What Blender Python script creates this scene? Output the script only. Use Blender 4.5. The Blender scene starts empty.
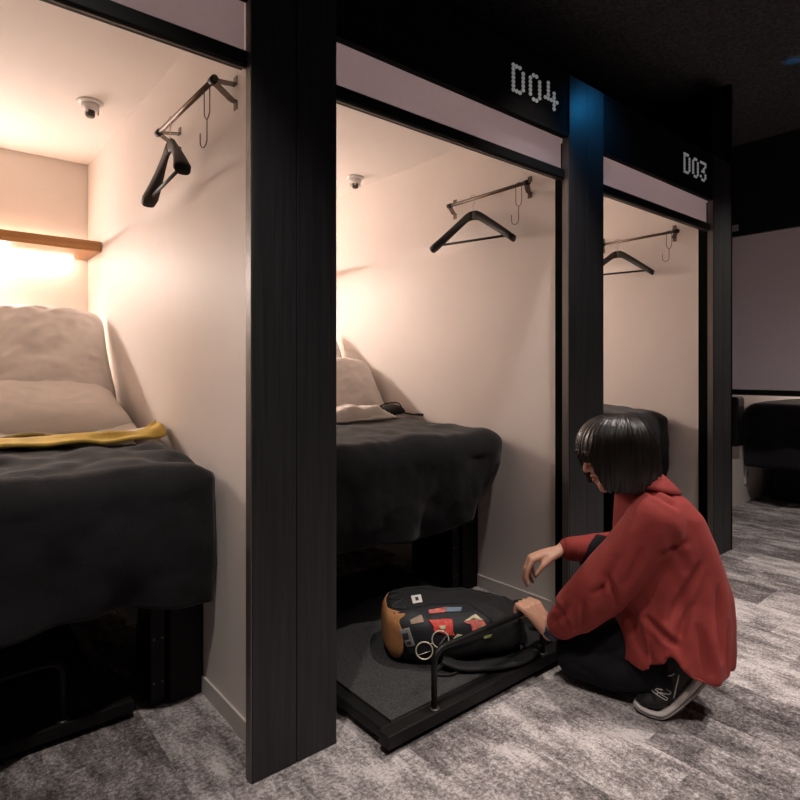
import bpy, bmesh, math, random
from mathutils import Vector, Matrix, Euler, noise
from mathutils.bvhtree import BVHTree
random.seed(7)
sc = bpy.context.scene
COL = sc.collection
PI = math.pi
sin, cos = math.sin, math.cos
PERIOD = 1.309                       # distance between neighbouring pods
FAC = 1.303                          # depth of the facade plane

# ------------------------------------------------------------------ materials
def new_mat(name):
    m = bpy.data.materials.new(name); m.use_nodes = True
    nt = m.node_tree
    return m, nt, nt.nodes['Principled BSDF']
def N(nt, typ, **kw):
    n = nt.nodes.new(typ)
    for k, v in kw.items():
        if k in n.inputs.keys(): n.inputs[k].default_value = v
        else: setattr(n, k, v)
    return n
def L(nt, a, b): nt.links.new(a, b)
def simple(name, col, rough=.6, metal=0, var=.12, scale=12, bump=0, bscale=200, stretch=(1, 1, 1), emit=0, spec=.5, sheen=0):
    """colour with a soft noise variation and an optional fine bump"""
    m, nt, p = new_mat(name)
    tc = N(nt, 'ShaderNodeTexCoord'); mp = N(nt, 'ShaderNodeMapping'); mp.inputs['Scale'].default_value = stretch
    L(nt, tc.outputs['Object'], mp.inputs['Vector'])
    nz = N(nt, 'ShaderNodeTexNoise', Scale=scale, Detail=5.0, Roughness=.6); L(nt, mp.outputs[0], nz.inputs['Vector'])
    r = N(nt, 'ShaderNodeValToRGB')
    r.color_ramp.elements[0].position = .3; r.color_ramp.elements[1].position = .7
    r.color_ramp.elements[0].color = [c * (1 - var) for c in col[:3]] + [1]
    r.color_ramp.elements[1].color = [min(1, c * (1 + var)) for c in col[:3]] + [1]
    L(nt, nz.outputs['Fac'], r.inputs['Fac']); L(nt, r.outputs[0], p.inputs['Base Color'])
    p.inputs['Roughness'].default_value = rough; p.inputs['Metallic'].default_value = metal
    p.inputs['Specular IOR Level'].default_value = spec
    if sheen:
        p.inputs['Sheen Weight'].default_value = sheen; p.inputs['Sheen Roughness'].default_value = .4
    if emit:
        L(nt, r.outputs[0], p.inputs['Emission Color']); p.inputs['Emission Strength'].default_value = emit
    if bump:
        n2 = N(nt, 'ShaderNodeTexNoise', Scale=bscale, Detail=3.0); L(nt, mp.outputs[0], n2.inputs['Vector'])
        b = N(nt, 'ShaderNodeBump', Strength=bump, Distance=.004); L(nt, n2.outputs['Fac'], b.inputs['Height'])
        L(nt, b.outputs[0], p.inputs['Normal'])
    return m
def carpet_mat():
    m, nt, p = new_mat('carpet_planks')
    tc = N(nt, 'ShaderNodeTexCoord'); sp = N(nt, 'ShaderNodeSeparateXYZ'); L(nt, tc.outputs['Object'], sp.inputs[0])
    def math_(op, a, b=None):
        n = nt.nodes.new('ShaderNodeMath'); n.operation = op
        for i, x in enumerate((a, b)):
            if x is None: continue
            if isinstance(x, (int, float)): n.inputs[i].default_value = x
            else: L(nt, x, n.inputs[i])
        return n.outputs[0]
    fu = math_('FLOOR', math_('DIVIDE', sp.outputs['X'], .25))
    off = math_('MULTIPLY', fu, .37)
    fv = math_('FLOOR', math_('DIVIDE', math_('ADD', sp.outputs['Y'], off), .5))
    cb = N(nt, 'ShaderNodeCombineXYZ'); L(nt, fu, cb.inputs[0]); L(nt, fv, cb.inputs[1])
    wn = N(nt, 'ShaderNodeTexWhiteNoise', noise_dimensions='3D'); L(nt, cb.outputs[0], wn.inputs['Vector'])
    cs = N(nt, 'ShaderNodeCombineXYZ')
    L(nt, math_('MULTIPLY', sp.outputs['X'], 17.0), cs.inputs[0]); L(nt, math_('MULTIPLY', sp.outputs['Y'], 6.5), cs.inputs[1])
    L(nt, math_('MULTIPLY', wn.outputs['Value'], 40.0), cs.inputs[2])
    streak = N(nt, 'ShaderNodeTexNoise', Scale=1.0, Detail=7.0, Roughness=.72); L(nt, cs.outputs[0], streak.inputs['Vector'])
    blotch = N(nt, 'ShaderNodeTexNoise', Scale=3.2, Detail=3.0); L(nt, tc.outputs['Object'], blotch.inputs['Vector'])
    pile = N(nt, 'ShaderNodeTexNoise', Scale=95.0, Detail=6.0, Roughness=.9); L(nt, tc.outputs['Object'], pile.inputs['Vector'])
    s = math_('ADD', math_('MULTIPLY', streak.outputs['Fac'], 1.5), math_('MULTIPLY', blotch.outputs['Fac'], .35))
    s = math_('ADD', s, math_('MULTIPLY', wn.outputs['Value'], .30))
    s = math_('ADD', s, math_('MULTIPLY', pile.outputs['Fac'], 2.2))
    s = math_('ADD', math_('MULTIPLY', math_('SUBTRACT', s, 2.12), .96), .5)
    r = N(nt, 'ShaderNodeValToRGB'); e = r.color_ramp.elements
    e[0].position = .22; e[0].color = (.055, .048, .048, 1)
    e[1].position = .86; e[1].color = (.71, .655, .64, 1)
    e2 = r.color_ramp.elements.new(.55); e2.color = (.27, .24, .236, 1)
    L(nt, s, r.inputs['Fac']); L(nt, r.outputs[0], p.inputs['Base Color'])
    p.inputs['Roughness'].default_value = .95; p.inputs['Specular IOR Level'].default_value = .1
    b = N(nt, 'ShaderNodeBump', Strength=.7, Distance=.006); L(nt, pile.outputs['Fac'], b.inputs['Height']); L(nt, b.outputs[0], p.inputs['Normal'])
    return m
def wood_mat(name, dark, light, axis, rough=.5, bump=.35, fine=90):
    m, nt, p = new_mat(name)
    tc = N(nt, 'ShaderNodeTexCoord'); mp = N(nt, 'ShaderNodeMapping')
    s = [fine, fine, fine]; s[axis] = fine * .035; mp.inputs['Scale'].default_value = s
    L(nt, tc.outputs['Object'], mp.inputs['Vector'])
    nz = N(nt, 'ShaderNodeTexNoise', Scale=1.0, Detail=6.0, Roughness=.65, Distortion=.3); L(nt, mp.outputs[0], nz.inputs['Vector'])
    r = N(nt, 'ShaderNodeValToRGB'); r.color_ramp.elements[0].position = .35; r.color_ramp.elements[1].position = .7
    r.color_ramp.elements[0].color = (*dark, 1); r.color_ramp.elements[1].color = (*light, 1)
    L(nt, nz.outputs['Fac'], r.inputs['Fac']); L(nt, r.outputs[0], p.inputs['Base Color'])
    p.inputs['Roughness'].default_value = rough
    b = N(nt, 'ShaderNodeBump', Strength=bump, Distance=.002); L(nt, nz.outputs['Fac'], b.inputs['Height']); L(nt, b.outputs[0], p.inputs['Normal'])
    return m
M = {}
M['carpet'] = carpet_mat()
M['black_wood'] = wood_mat('black_stained_wood', (.012, .012, .0135), (.028, .028, .031), 2, .55)
M['beam_wood'] = wood_mat('black_stained_beam_wood', (.003, .003, .0033), (.007, .007, .0075), 0, .85)
M['beam_wood'].node_tree.nodes['Principled BSDF'].inputs['Specular IOR Level'].default_value = .15
M['oak'] = wood_mat('honey_oak', (.36, .16, .055), (.50, .25, .095), 0, .45, .15, 50)
M['wall'] = simple('cream_wall_vinyl', (.82, .745, .70), .55, var=.02, scale=3, bump=.05, bscale=350)
M['podceil'] = simple('cream_pod_ceiling', (.83, .77, .73), .7, var=.02, scale=3)
M['skirt'] = simple('cream_skirting', (.66, .61, .57), .5, var=.03)
M['ceiling'] = simple('dark_sprayed_ceiling', (.075, .072, .072), .95, var=.6, scale=60, bump=.8, bscale=90)
M['dark_wall'] = simple('dark_wall_paint', (.03, .03, .032), .8, var=.1)
M['screen'] = simple('mauve_screen_cloth', (.34, .29, .315), .85, var=.06, scale=40)
_nt = M['screen'].node_tree; _tr = _nt.nodes.new('ShaderNodeBsdfTranslucent'); _tr.inputs[0].default_value = (.40, .375, .455, 1)
_mx = _nt.nodes.new('ShaderNodeMixShader'); _mx.inputs[0].default_value = .62
L(_nt, _nt.nodes['Principled BSDF'].outputs[0], _mx.inputs[1]); L(_nt, _tr.outputs[0], _mx.inputs[2]); L(_nt, _mx.outputs[0], _nt.nodes['Material Output'].inputs[0])
M['black_metal'] = simple('black_powder_coat', (.007, .007, .007), .45, var=.2, scale=60, spec=.25)
M['matte_black'] = simple('matte_black_guide', (.0035, .0035, .0035), .9, var=.1, spec=.08)
M['channel'] = simple('grey_metal_channel', (.17, .155, .145), .45, .6, var=.1, stretch=(1, 1, .05), scale=60)
M['steel'] = simple('bronze_brushed_steel', (.16, .125, .10), .34, 1, var=.2, scale=60)
M['chrome'] = simple('pale_wire', (.55, .5, .46), .3, 1, var=.1)
M['hanger'] = simple('dark_brown_plastic', (.018, .013, .0105), .55, var=.25, scale=30)
M['white_plastic'] = simple('white_plastic', (.72, .69, .67), .4, var=.03)
M['dark_hole'] = simple('dark_metal_nozzle', (.08, .075, .07), .4, .7, var=.2)
M['velvet'] = simple('charcoal_velvet', (.0155, .0155, .017), .85, var=.4, scale=5, bump=.3, bscale=160, sheen=.16, spec=.2)
M['linen'] = simple('white_linen', (.74, .69, .65), .85, var=.03, bump=.12, bscale=500)
M['mustard'] = simple('mustard_cloth', (.72, .50, .10), .8, var=.08, bump=.2, bscale=500)
M['black_board'] = simple('black_board', (.007, .0068, .0068), .55, spec=.25, var=.3, scale=30, bump=.1)
M['mat'] = simple('charcoal_needle_mat', (.055, .055, .056), .95, var=.55, scale=260, bump=.7, bscale=300, spec=.1)
M['nylon'] = simple('black_nylon', (.0075, .0075, .0085), .7, var=.3, scale=40, bump=.3, bscale=700)
M['navy_nylon'] = simple('navy_pocket_nylon', (.0075, .0085, .013), .6, var=.3, scale=40, bump=.3, bscale=600)
M['webbing'] = simple('dark_grey_webbing', (.017, .017, .018), .7, var=.3, scale=200, bump=.3, bscale=500)
M['tan'] = simple('tan_suede', (.42, .19, .07), .85, var=.2, scale=30, bump=.3, bscale=300)
M['tag_white'] = simple('white_label', (.75, .72, .68), .6, var=.05)
M['ink'] = simple('dark_ink', (.03, .03, .03), .7)
M['label_grey'] = simple('grey_label', (.25, .24, .24), .6, var=.2, scale=120)
M['patch_tan'] = simple('tan_print', (.33, .24, .18), .7, var=.3, scale=120)
M['patch_red'] = simple('red_embroidery', (.72, .07, .05), .6, var=.35, scale=80, bump=.3)
M['patch_pink'] = simple('pink_embroidery', (.62, .14, .12), .6, var=.45, scale=60, bump=.3)
M['patch_blue'] = simple('blue_grey_embroidery', (.18, .25, .33), .6, var=.3, scale=80)
M['patch_cream'] = simple('cream_embroidery', (.68, .62, .40), .6, var=.2, scale=80)
M['patch_green'] = simple('green_embroidery', (.30, .36, .13), .6, var=.35, scale=80)
M['glasses'] = simple('pale_gold_wire', (.75, .68, .54), .35, .3, var=.05)
M['skin'] = simple('skin', (.60, .33, .225), .5, var=.05, scale=25, bump=.05, bscale=300)
M['skin'].node_tree.nodes['Principled BSDF'].inputs['Subsurface Weight'].default_value = .08
M['lip'] = simple('lip', (.45, .13, .11), .45, var=.05)
M['eye'] = simple('dark_eye', (.02, .015, .012), .25)
M['hair'] = simple('black_hair', (.0095, .0065, .0055), .36, var=.35, scale=9, stretch=(9, 9, .25), bump=.2, bscale=14)
M['shirt'] = simple('rust_red_cotton', (.285, .041, .036), .78, var=.07, scale=16, bump=.18, bscale=420, sheen=.05, spec=.25)
M['trousers'] = simple('black_denim', (.0085, .0085, .0115), .85, var=.2, scale=30, bump=.2, bscale=400, spec=.2)
M['shoe'] = simple('black_suede', (.014, .0135, .0135), .8, var=.3, scale=60, bump=.3, bscale=300)
M['sole'] = simple('pale_rubber', (.55, .50, .47), .7, var=.08, scale=40)
M['sole_grey'] = simple('grey_rubber', (.30, .275, .26), .75, var=.12, scale=60)
M['logo'] = simple('pale_stitch', (.62, .60, .58), .6, var=.05)
M['watch'] = simple('dark_blue_strap', (.02, .03, .06), .5, var=.8, scale=160)
M['dots'] = simple('backlit_white_dots', (.40, .40, .40), .6, var=.02, emit=.3)
M['led'] = simple('warm_led_diffuser', (1, .80, .62), .4, var=.0, emit=26)

# ------------------------------------------------------------------ object helpers
def mk(name, verts, faces, mat, parent=None, smooth=False, bevel=0, loc=None):
    me = bpy.data.meshes.new(name); me.from_pydata([tuple(v) for v in verts], [], faces); me.update()
    bm = bmesh.new(); bm.from_mesh(me); bmesh.ops.recalc_face_normals(bm, faces=bm.faces[:]); bm.to_mesh(me); bm.free()
    return mkm(name, me, mat, parent, smooth, bevel)
def mkm(name, me, mat, parent=None, smooth=False, bevel=0):
    o = bpy.data.objects.new(name, me); COL.objects.link(o)
    if mat: me.materials.append(M[mat])
    if parent: o.parent = parent
    if smooth:
        for p in me.polygons: p.use_smooth = True
    if bevel:
        b = o.modifiers.new('bevel', 'BEVEL'); b.width = bevel; b.segments = 2; b.limit_method = 'ANGLE'
    return o
class G:
    """collects shapes for one mesh"""
    def __init__(s): s.v = []; s.f = []
    def add(s, v, f):
        k = len(s.v); s.v += [Vector(x) for x in v]; s.f += [tuple(i + k for i in q) for q in f]; return s
    def box(s, x0, x1, y0, y1, z0, z1, mat=None):
        v = [Vector(p) for p in ((x0, y0, z0), (x1, y0, z0), (x1, y1, z0), (x0, y1, z0), (x0, y0, z1), (x1, y0, z1), (x1, y1, z1), (x0, y1, z1))]
        if mat: v = [mat @ p for p in v]
        return s.add(v, [(0, 3, 2, 1), (4, 5, 6, 7), (0, 1, 5, 4), (1, 2, 6, 5), (2, 3, 7, 6), (3, 0, 4, 7)])
    def tube(s, pts, rad, n=10, closed=False, flat=None):
        pts = [Vector(p) for p in pts]; m = len(pts)
        R = rad if isinstance(rad, (list, tuple)) else [rad] * m
        rings = []; up = None
        for i in range(m):
            a = pts[(i - 1) % m] if (closed or i) else pts[0]; b = pts[(i + 1) % m] if (closed or i < m - 1) else pts[-1]
            t = (b - a).normalized()
            if up is None:
                ref = Vector((0, 0, 1)) if abs(t.z) < .9 else Vector((1, 0, 0)); up = (ref - t * ref.dot(t)).normalized()
            else: up = (up - t * up.dot(t)).normalized()
            sd = t.cross(up)
            fu, fs = flat or (1, 1)
            rings.append([pts[i] + up * (R[i] * fu * cos(2 * PI * k / n)) + sd * (R[i] * fs * sin(2 * PI * k / n)) for k in range(n)])
        v = [p for r in rings for p in r]; f = []
        for i in range(m if closed else m - 1):
            j = (i + 1) % m
            for k in range(n): f.append((i * n + k, i * n + (k + 1) % n, j * n + (k + 1) % n, j * n + k))
        if not closed: f += [tuple(reversed(range(n))), tuple(range((m - 1) * n, m * n))]
        return s.add(v, f)
    def lathe(s, prof, c, n=24):
        v = []; f = []
        for r, z in prof: v += [Vector((c[0] + r * cos(2 * PI * k / n), c[1] + r * sin(2 * PI * k / n), c[2] + z)) for k in range(n)]
        for i in range(len(prof) - 1):
            for k in range(n): f.append((i * n + k, i * n + (k + 1) % n, (i + 1) * n + (k + 1) % n, (i + 1) * n + k))
        f += [tuple(range(n)), tuple(range((len(prof) - 1) * n, len(prof) * n))]
        return s.add(v, f)
    def ball(s, c, r, n=14, mat=None):
        rx, ry, rz = r if isinstance(r, (tuple, list)) else (r, r, r)
        v = []; f = []; h = n // 2
        for i in range(1, h):
            a = PI * i / h
            for k in range(n):
                p = Vector((rx * sin(a) * cos(2 * PI * k / n), ry * sin(a) * sin(2 * PI * k / n), rz * cos(a)))
                v.append(p)
        for i in range(h - 2):
            for k in range(n): f.append((i * n + k, i * n + (k + 1) % n, (i + 1) * n + (k + 1) % n, (i + 1) * n + k))
        t = len(v); v += [Vector((0, 0, rz)), Vector((0, 0, -rz))]
        for k in range(n): f.append((t, (k + 1) % n, k)); f.append((t + 1, (h - 2) * n + k, (h - 2) * n + (k + 1) % n))
        c = Vector(c); v = [(mat @ p if mat else p) + c for p in v]
        return s.add(v, f)
    def limb(s, pts, rad, n=14):
        """tapered chain with round joints"""
        pts = [Vector(p) for p in pts]
        for a, b, ra, rb in zip(pts, pts[1:], rad, rad[1:]): s.tube([a, a.lerp(b, .5), b], [ra, (ra + rb) / 2, rb], n)
        for p, r in zip(pts, rad): s.ball(p, r * 1.0, n)
        return s
    def rings(s, rs):
        n = len(rs[0]); v = [p for r in rs for p in r]; f = []
        for i in range(len(rs) - 1):
            for k in range(n): f.append((i * n + k, i * n + (k + 1) % n, (i + 1) * n + (k + 1) % n, (i + 1) * n + k))
        f += [tuple(reversed(range(n))), tuple(range((len(rs) - 1) * n, len(rs) * n))]
        return s.add(v, f)
    def build(s, name, mat, parent=None, smooth=False, bevel=0): return mk(name, s.v, s.f, mat, parent, smooth, bevel)
def tag(o, label, cat, group=None):
    o['label'] = label; o['category'] = cat
    if group: o['group'] = group
    return o
def struct(o): o['kind'] = 'structure'; return o
def empty(name, loc, label, cat, group=None, rz=0):
    o = bpy.data.objects.new(name, None); COL.objects.link(o); o.location = loc; o.rotation_euler = (0, 0, rz); o.empty_display_size = .05
    return tag(o, label, cat, group)
def copy_tree(o, parent=None):
    c = o.copy(); COL.objects.link(c)
    if parent: c.parent = parent
    for ch in list(o.children): copy_tree(ch, c)
    return c
def bake(o):
    """replace the mesh of o by its modified mesh"""
    dg = bpy.context.evaluated_depsgraph_get(); dg.update()
    me = bpy.data.meshes.new_from_object(o.evaluated_get(dg)); o.modifiers.clear()
    old = o.data; o.data = me; bpy.data.meshes.remove(old)
    for p in me.polygons: p.use_smooth = True
    return o
def remesh(o, vox, it=4, fac=.5):
    r = o.modifiers.new('remesh', 'REMESH'); r.mode = 'VOXEL'; r.voxel_size = vox; r.use_smooth_shade = True
    s = o.modifiers.new('smooth', 'SMOOTH'); s.iterations = it; s.factor = fac
    return bake(o)
def fbm(p, s=1, o=3): return noise.fractal(Vector(p) * s, 1.0, 2.0, o)
def path_round(pts, r, seg=6):
    """polyline with its inner corners rounded"""
    pts = [Vector(p) for p in pts]; out = [pts[0]]
    for a, b, c in zip(pts, pts[1:], pts[2:]):
        d1 = (a - b).normalized(); d2 = (c - b).normalized(); p, q = b + d1 * r, b + d2 * r
        for i in range(seg + 1):
            t = i / seg; out.append(p * (1 - t) ** 2 + b * 2 * t * (1 - t) + q * t * t)
    return out + [pts[-1]]

# ------------------------------------------------------------------ the setting
CEIL, PODC, BACK = 2.577, 2.055, 3.35
WR, WL = .685, -.589                 # inside faces of a pod, relative to its offset
g = G().box(-4, 7.5, -2.2, BACK + .1, -.06, 0); struct(g.build('floor', 'carpet'))
g = G().box(-4, 7.5, -2.2, BACK + .1, CEIL, CEIL + .08); struct(g.build('ceiling', 'ceiling'))
struct(G().box(-4, 7.5, -2.3, -2.2, 0, CEIL).build('wall_front', 'dark_wall'))
struct(G().box(-4.1, -4, -2.3, BACK + .1, 0, CEIL).build('wall_left', 'dark_wall'))
struct(G().box(7.5, 7.6, -2.3, BACK + .1, 0, CEIL).build('wall_right', 'dark_wall'))
struct(G().box(-4, 7.5, BACK + .005, BACK + .1, 0, CEIL).build('wall_back', 'wall'))
tn = 0
def trim(g, mat, bevel=0):
    global tn; tn += 1
    return struct(g.build('trim_%d' % tn, mat, None, False, bevel))
for i in range(-1, 3):
    U = i * PERIOD
    # partition on the right of the pod and its skirting
    struct(G().box(U + WR, U + WR + .035, FAC + .03, BACK, 0, PODC + .03).build('wall_partition', 'wall', None, False))
    if i >= 0:
        sk = G().box(U + WR - .007, U + WR, FAC + .03, BACK, 0, .055); struct(sk.build('baseboard_right', 'skirt', None, False, .002))
        struct(G().box(U + WL, U + WR, FAC + .06, BACK, PODC, PODC + .03).build('ceiling_pod', 'podceil'))
    # post: two boards with a narrow seam
    p = G().box(U + .623, U + .7425, FAC, FAC + .03, 0, 2.133).box(U + .7445, U + .864, FAC, FAC + .03, 0, 2.133).box(U + .63, U + .857, FAC + .004, FAC + .026, 0, 2.13)
    trim(p, 'black_wood', .0015)
    # black guide on the pod side of the post, pale channel beside it
    if i >= 0:
        trim(G().box(U + WR - .014, U + WR, FAC + .032, FAC + .10, 0, 1.9), 'matte_black', .001)
        trim(G().box(U + .6195, U + .6235, FAC + .003, FAC + .03, 0, 1.9), 'channel')
        trim(G().box(U - .447, U - .443, FAC + .004, FAC + .03, 0, 1.9), 'channel')
    if i >= 0:
        b = G().box(U - .445, U + .623, FAC + .006, FAC + .022, 1.905, 2.12).box(U - .445, U + .623, FAC + .003, FAC + .05, 2.12, 2.133).box(U - .445, U + .623, FAC + .004, FAC + .03, 1.893, 1.905)
        trim(b, 'beam_wood', .001)
# tall end partition beyond the last pod
struct(G().box(3.465, 3.483, FAC + .0, BACK, 0, CEIL).build('wall_end', 'beam_wood'))
trim(G().box(3.24, 3.465, FAC + .01, FAC + .03, 2.133, 2.5), 'beam_wood')
# facade of the pod at the end of the corridor
struct(G().box(4.5, 6.8, 1.7, 1.735, 0, 2.1).build('wall_end_pod', 'wall'))
trim(G().box(4.46, 4.50, -.2, 1.98, 1.94, CEIL), 'black_wood')
trim(G().box(4.46, 4.50, 1.735, 1.98, 0, 1.94), 'black_wood', .002)
struct(G().box(4.5, 6.8, .3, 1.7, 2.06, 2.09).build('ceiling_end_pod', 'podceil'))
struct(G().box(6.8, 6.83, .3, 1.735, 0, 2.1).build('wall_end_pod_back', 'wall'))
struct(G().box(4.5, 6.8, .29, .33, 0, 2.1).build('wall_end_pod_side', 'wall'))

# ------------------------------------------------------------------ roll screens
def roll_screen(U, label, rot=0, drop=1.775, w=(-.445, .618)):
    t = empty('roll_screen', (U, FAC + .035, drop - .04), label, 'roll screen', 'roll screens in the pod fronts')
    fab = G(); n = 24; vs = []; fs = []
    top = 1.99
    for i in range(n + 1):
        x = w[0] + (w[1] - w[0]) * i / n
        for z in (drop - .01, (drop + top) / 2, top):
            vs.append((x, .004 * sin(i * .9) * .3, z - drop + .04))
    for i in range(n):
        for k in range(2): fs.append((i * 3 + k, i * 3 + k + 3, i * 3 + k + 4, i * 3 + k + 1))
    o = mk('screen_cloth', vs, fs, 'screen', t, True)
    G().box(w[0], w[1], -.018, .016, .0, .036).build('bottom_bar', 'black_metal', t, False, .003)
    G().box(w[0], w[1], -.010, -.004, -.004, .0).build('bar_lip', 'channel', t)
    return t
roll_screen(0, 'mauve roll screen pulled part way down in the pod front with the yellow throw')
roll_screen(PERIOD, 'mauve roll screen with black bottom bar under the dotted number D04')
roll_screen(2 * PERIOD, 'mauve roll screen with black bottom bar under the dotted number D03')
t = roll_screen(0, 'mauve roll screen pulled far down over the pod at the corridor end', drop=.86, w=(-.65, .65))
t.location = (4.495, 1.05, .82); t.rotation_euler = (0, 0, -PI / 2)
# longer cloth for the lowered screen
t.children[0].data.materials[0] = M['screen']

# ------------------------------------------------------------------ room numbers
GLY = {'D': [(0, 0), (1, 0), (2, 0), (0, 1), (0, 2), (0, 3), (0, 4), (0, 5), (0, 6), (1, 6), (2, 6), (3, 1), (3, 2), (3, 3), (3, 4), (3, 5)],
       '0': [(1, 0), (2, 0), (0, 1), (0, 2), (0, 3), (0, 4), (0, 5), (1, 6), (2, 6), (3, 1), (3, 2), (3, 3), (3, 4), (3, 5)],
       '4': [(1, 0), (1, 1), (1, 2), (1, 3), (0, 4), (1, 4), (2, 4), (3, 4), (4, 4), (3, 2), (3, 3), (3, 5), (3, 6)],
       '3': [(0, 0), (1, 0), (2, 0), (3, 0), (3, 1), (2, 2), (1, 3), (2, 3), (3, 4), (0, 5), (3, 5), (1, 6), (2, 6)]}
def number_sign(U, text, label):
    t = empty('room_number', (U + .38, FAC + .006, 2.018), label, 'room number')
    for ch, x0 in zip(text, (-.087, .008, .096)):
        d = G()
        for cx, cy in GLY[ch]:
            x, z = x0 + cx * .018, .043 - cy * .0145
            d.add(*disc(x, z, .0080, .0068))
        d.build('digit' if ch.isdigit() else 'letter', 'dots', t)
    return t
def disc(x, z, rx, rz, n=12, th=.004):
    v = [Vector((x + rx * cos(2 * PI * k / n), y, z + rz * sin(2 * PI * k / n))) for y in (0, -th) for k in range(n)]
    f = [(k, (k + 1) % n, n + (k + 1) % n, n + k) for k in range(n)] + [tuple(range(n)), tuple(range(n, 2 * n))]
    return v, f
number_sign(PERIOD, 'D04', 'dotted white number D04 on the black beam')
number_sign(2 * PERIOD, 'D03', 'dotted white number D03 on the black beam')

# ------------------------------------------------------------------ shelves with light strips
def shelf(U, label):
    t = empty('wall_shelf', (U + .048, BACK, 1.56), label, 'shelf', 'lit shelves on the pod back walls')
    G().box(-.62, .632, -.30, 0.003, 0, .048).build('shelf_board', 'oak', t, False, .002)
    G().box(-.56, .56, -.06, -.035, -.012, 0).build('led_strip', 'led', t)
    G().box(-.60, .60, -.020, -.004, .048, .054).build('led_strip', 'led', t)
    return t
shelf(0, 'oak wall shelf with a glowing strip below, above the upright white pillow')
shelf(PERIOD, 'oak wall shelf with a light strip at the back of pod D04')
shelf(2 * PERIOD, 'oak wall shelf with a light strip at the back of pod D03')

# ------------------------------------------------------------------ hanger rails, hangers, hooks
def hang_rail():
    t = empty('hanger_rail', (.60, 1.71, 1.758), 'x', 'rail', 'bronze hanger rails on the pod walls')
    a = G().tube([(0, -.235, 0), (0, .235, 0)], .0075, 12); a.build('rod', 'steel', t, True)
    for y in (-.222, .222):
        s = 1 if y > 0 else 1
        def arm(dz):
            b = G(); w = .011
            P = [Vector((-.004, y, 0)), Vector((.075, y + .05, dz * 1.0)), Vector((.0845, y + .05, dz)), Vector((.0845, y + .05, dz + (.022 if dz > 0 else -.022)))]
            for p, q in zip(P, P[1:]):
                d = (q - p).normalized(); sd = Vector((0, 1, 0)) ; nn = d.cross(sd).normalized(); sd = nn.cross(d).normalized()
                v = [x + sd * (w * i) + nn * (.0014 * j) for x in (p - d * .001, q + d * .001) for i, j in ((-1, -1), (1, -1), (1, 1), (-1, 1))]
                b.add(v, [(0, 1, 2, 3), (4, 5, 6, 7), (0, 1, 5, 4), (1, 2, 6, 5), (2, 3, 7, 6), (3, 0, 4, 7)])
            b.build('bracket', 'steel', t)
        arm(.032); arm(-.014)
        G().tube([(0, y - .012, 0), (0, y + .012, 0)], .0105, 12).build('collar', 'black_metal', t, True)
    return t
def hanger():
    """hangs below its hook; local x runs along the shoulders"""
    t = empty('coat_hanger', (0, 0, 0), 'x', 'coat hanger', 'dark brown coat hangers on the pod rails')
    hk = [(0, 0, -.052), (0, 0, -.03), (.012, 0, -.018)]
    hk = [(0, 0, -.075), (0, 0, -.042), (.006, 0, -.034)] + [(.0145 * cos(a), 0, -.014 + .0145 * sin(a)) for a in [math.radians(x) for x in range(-50, 200, 20)]]
    hk = [(x, y, z + .0075 + .0085) for x, y, z in hk]
    G().tube(hk, .0017, 8).build('hook', 'chrome', t, True)
    zt = -.062
    for s in (-1, 1):
        rs = []; n = 14
        # centreline, half thickness in depth, half height
        for u in [i / 12 for i in range(13)]:
            x = s * (.205 * u); z = zt - .012 - .02 * u - .128 * max(0, u - .12) ** 1.05
            y = -.018 * u * u
            hd = .0085 + .019 * max(0, (u - .25) / .75) ** 1.2 if u < .97 else .022
            hh = .019 - .004 * u if u > .12 else .021
            if u == 0: hh = .021
            tilt = -.5 * s * (1 if .1 < u < .97 else .4)
            c = Vector((x, y, z)); up = Vector((sin(-tilt) * 0.0 + s * .35 * (1 if u > .1 else .3), 0, 1)).normalized(); dp = Vector((0, 1, 0))
            rs.append([c + up * (hh * abs(cos(a)) ** .8 * (1 if cos(a) > 0 else -1)) + dp * (hd * abs(sin(a)) ** .8 * (1 if sin(a) > 0 else -1)) for a in [2 * PI * k / n for k in range(n)]])
        G().rings(rs).build('shoulder', 'hanger', t, True)
    G().tube([(-.185, -.012, -.188), (.185, -.012, -.188)], .0055, 10).build('trouser_bar', 'hanger', t, True)
    for s in (-1, 1): G().tube([(s * .180, -.012, -.172), (s * .180, -.012, -.194)], .006, 8).build('bar_end', 'hanger', t, True)
    return t
def s_hook():
    t = empty('wire_hook', (0, 0, 0), 'x', 'hook', 'long wire hooks on the pod rails')
    lp = path_round([(0, -.014, .0), (0, -.014, -.075), (0, 0, -.092), (0, .014, -.075), (0, .014, .0)], .008)
    top = [(0, .014 * cos(a), .0 + .010 * sin(a)) for a in [math.radians(x) for x in range(15, 170, 18)]]
    G().tube(list(lp) + top, .0016, 8, closed=True).build('wire_loop', 'steel', t, True)
    hk = [(0, 0, -.088), (0, 0, -.138)] + [(0, .0175 + .0175 * cos(a), -.140 + .020 * sin(a)) for a in [math.radians(x) for x in range(180, 365, 18)]] + [(0, .035, -.118)]
    G().tube(hk, .0016, 8).build('wire_end', 'steel', t, True)
    return t
R0, H0, S0 = hang_rail(), hanger(), s_hook()
names = ['the pod with the yellow throw', 'pod D04', 'pod D03']
pods = [0, PERIOD, 2 * PERIOD]
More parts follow.
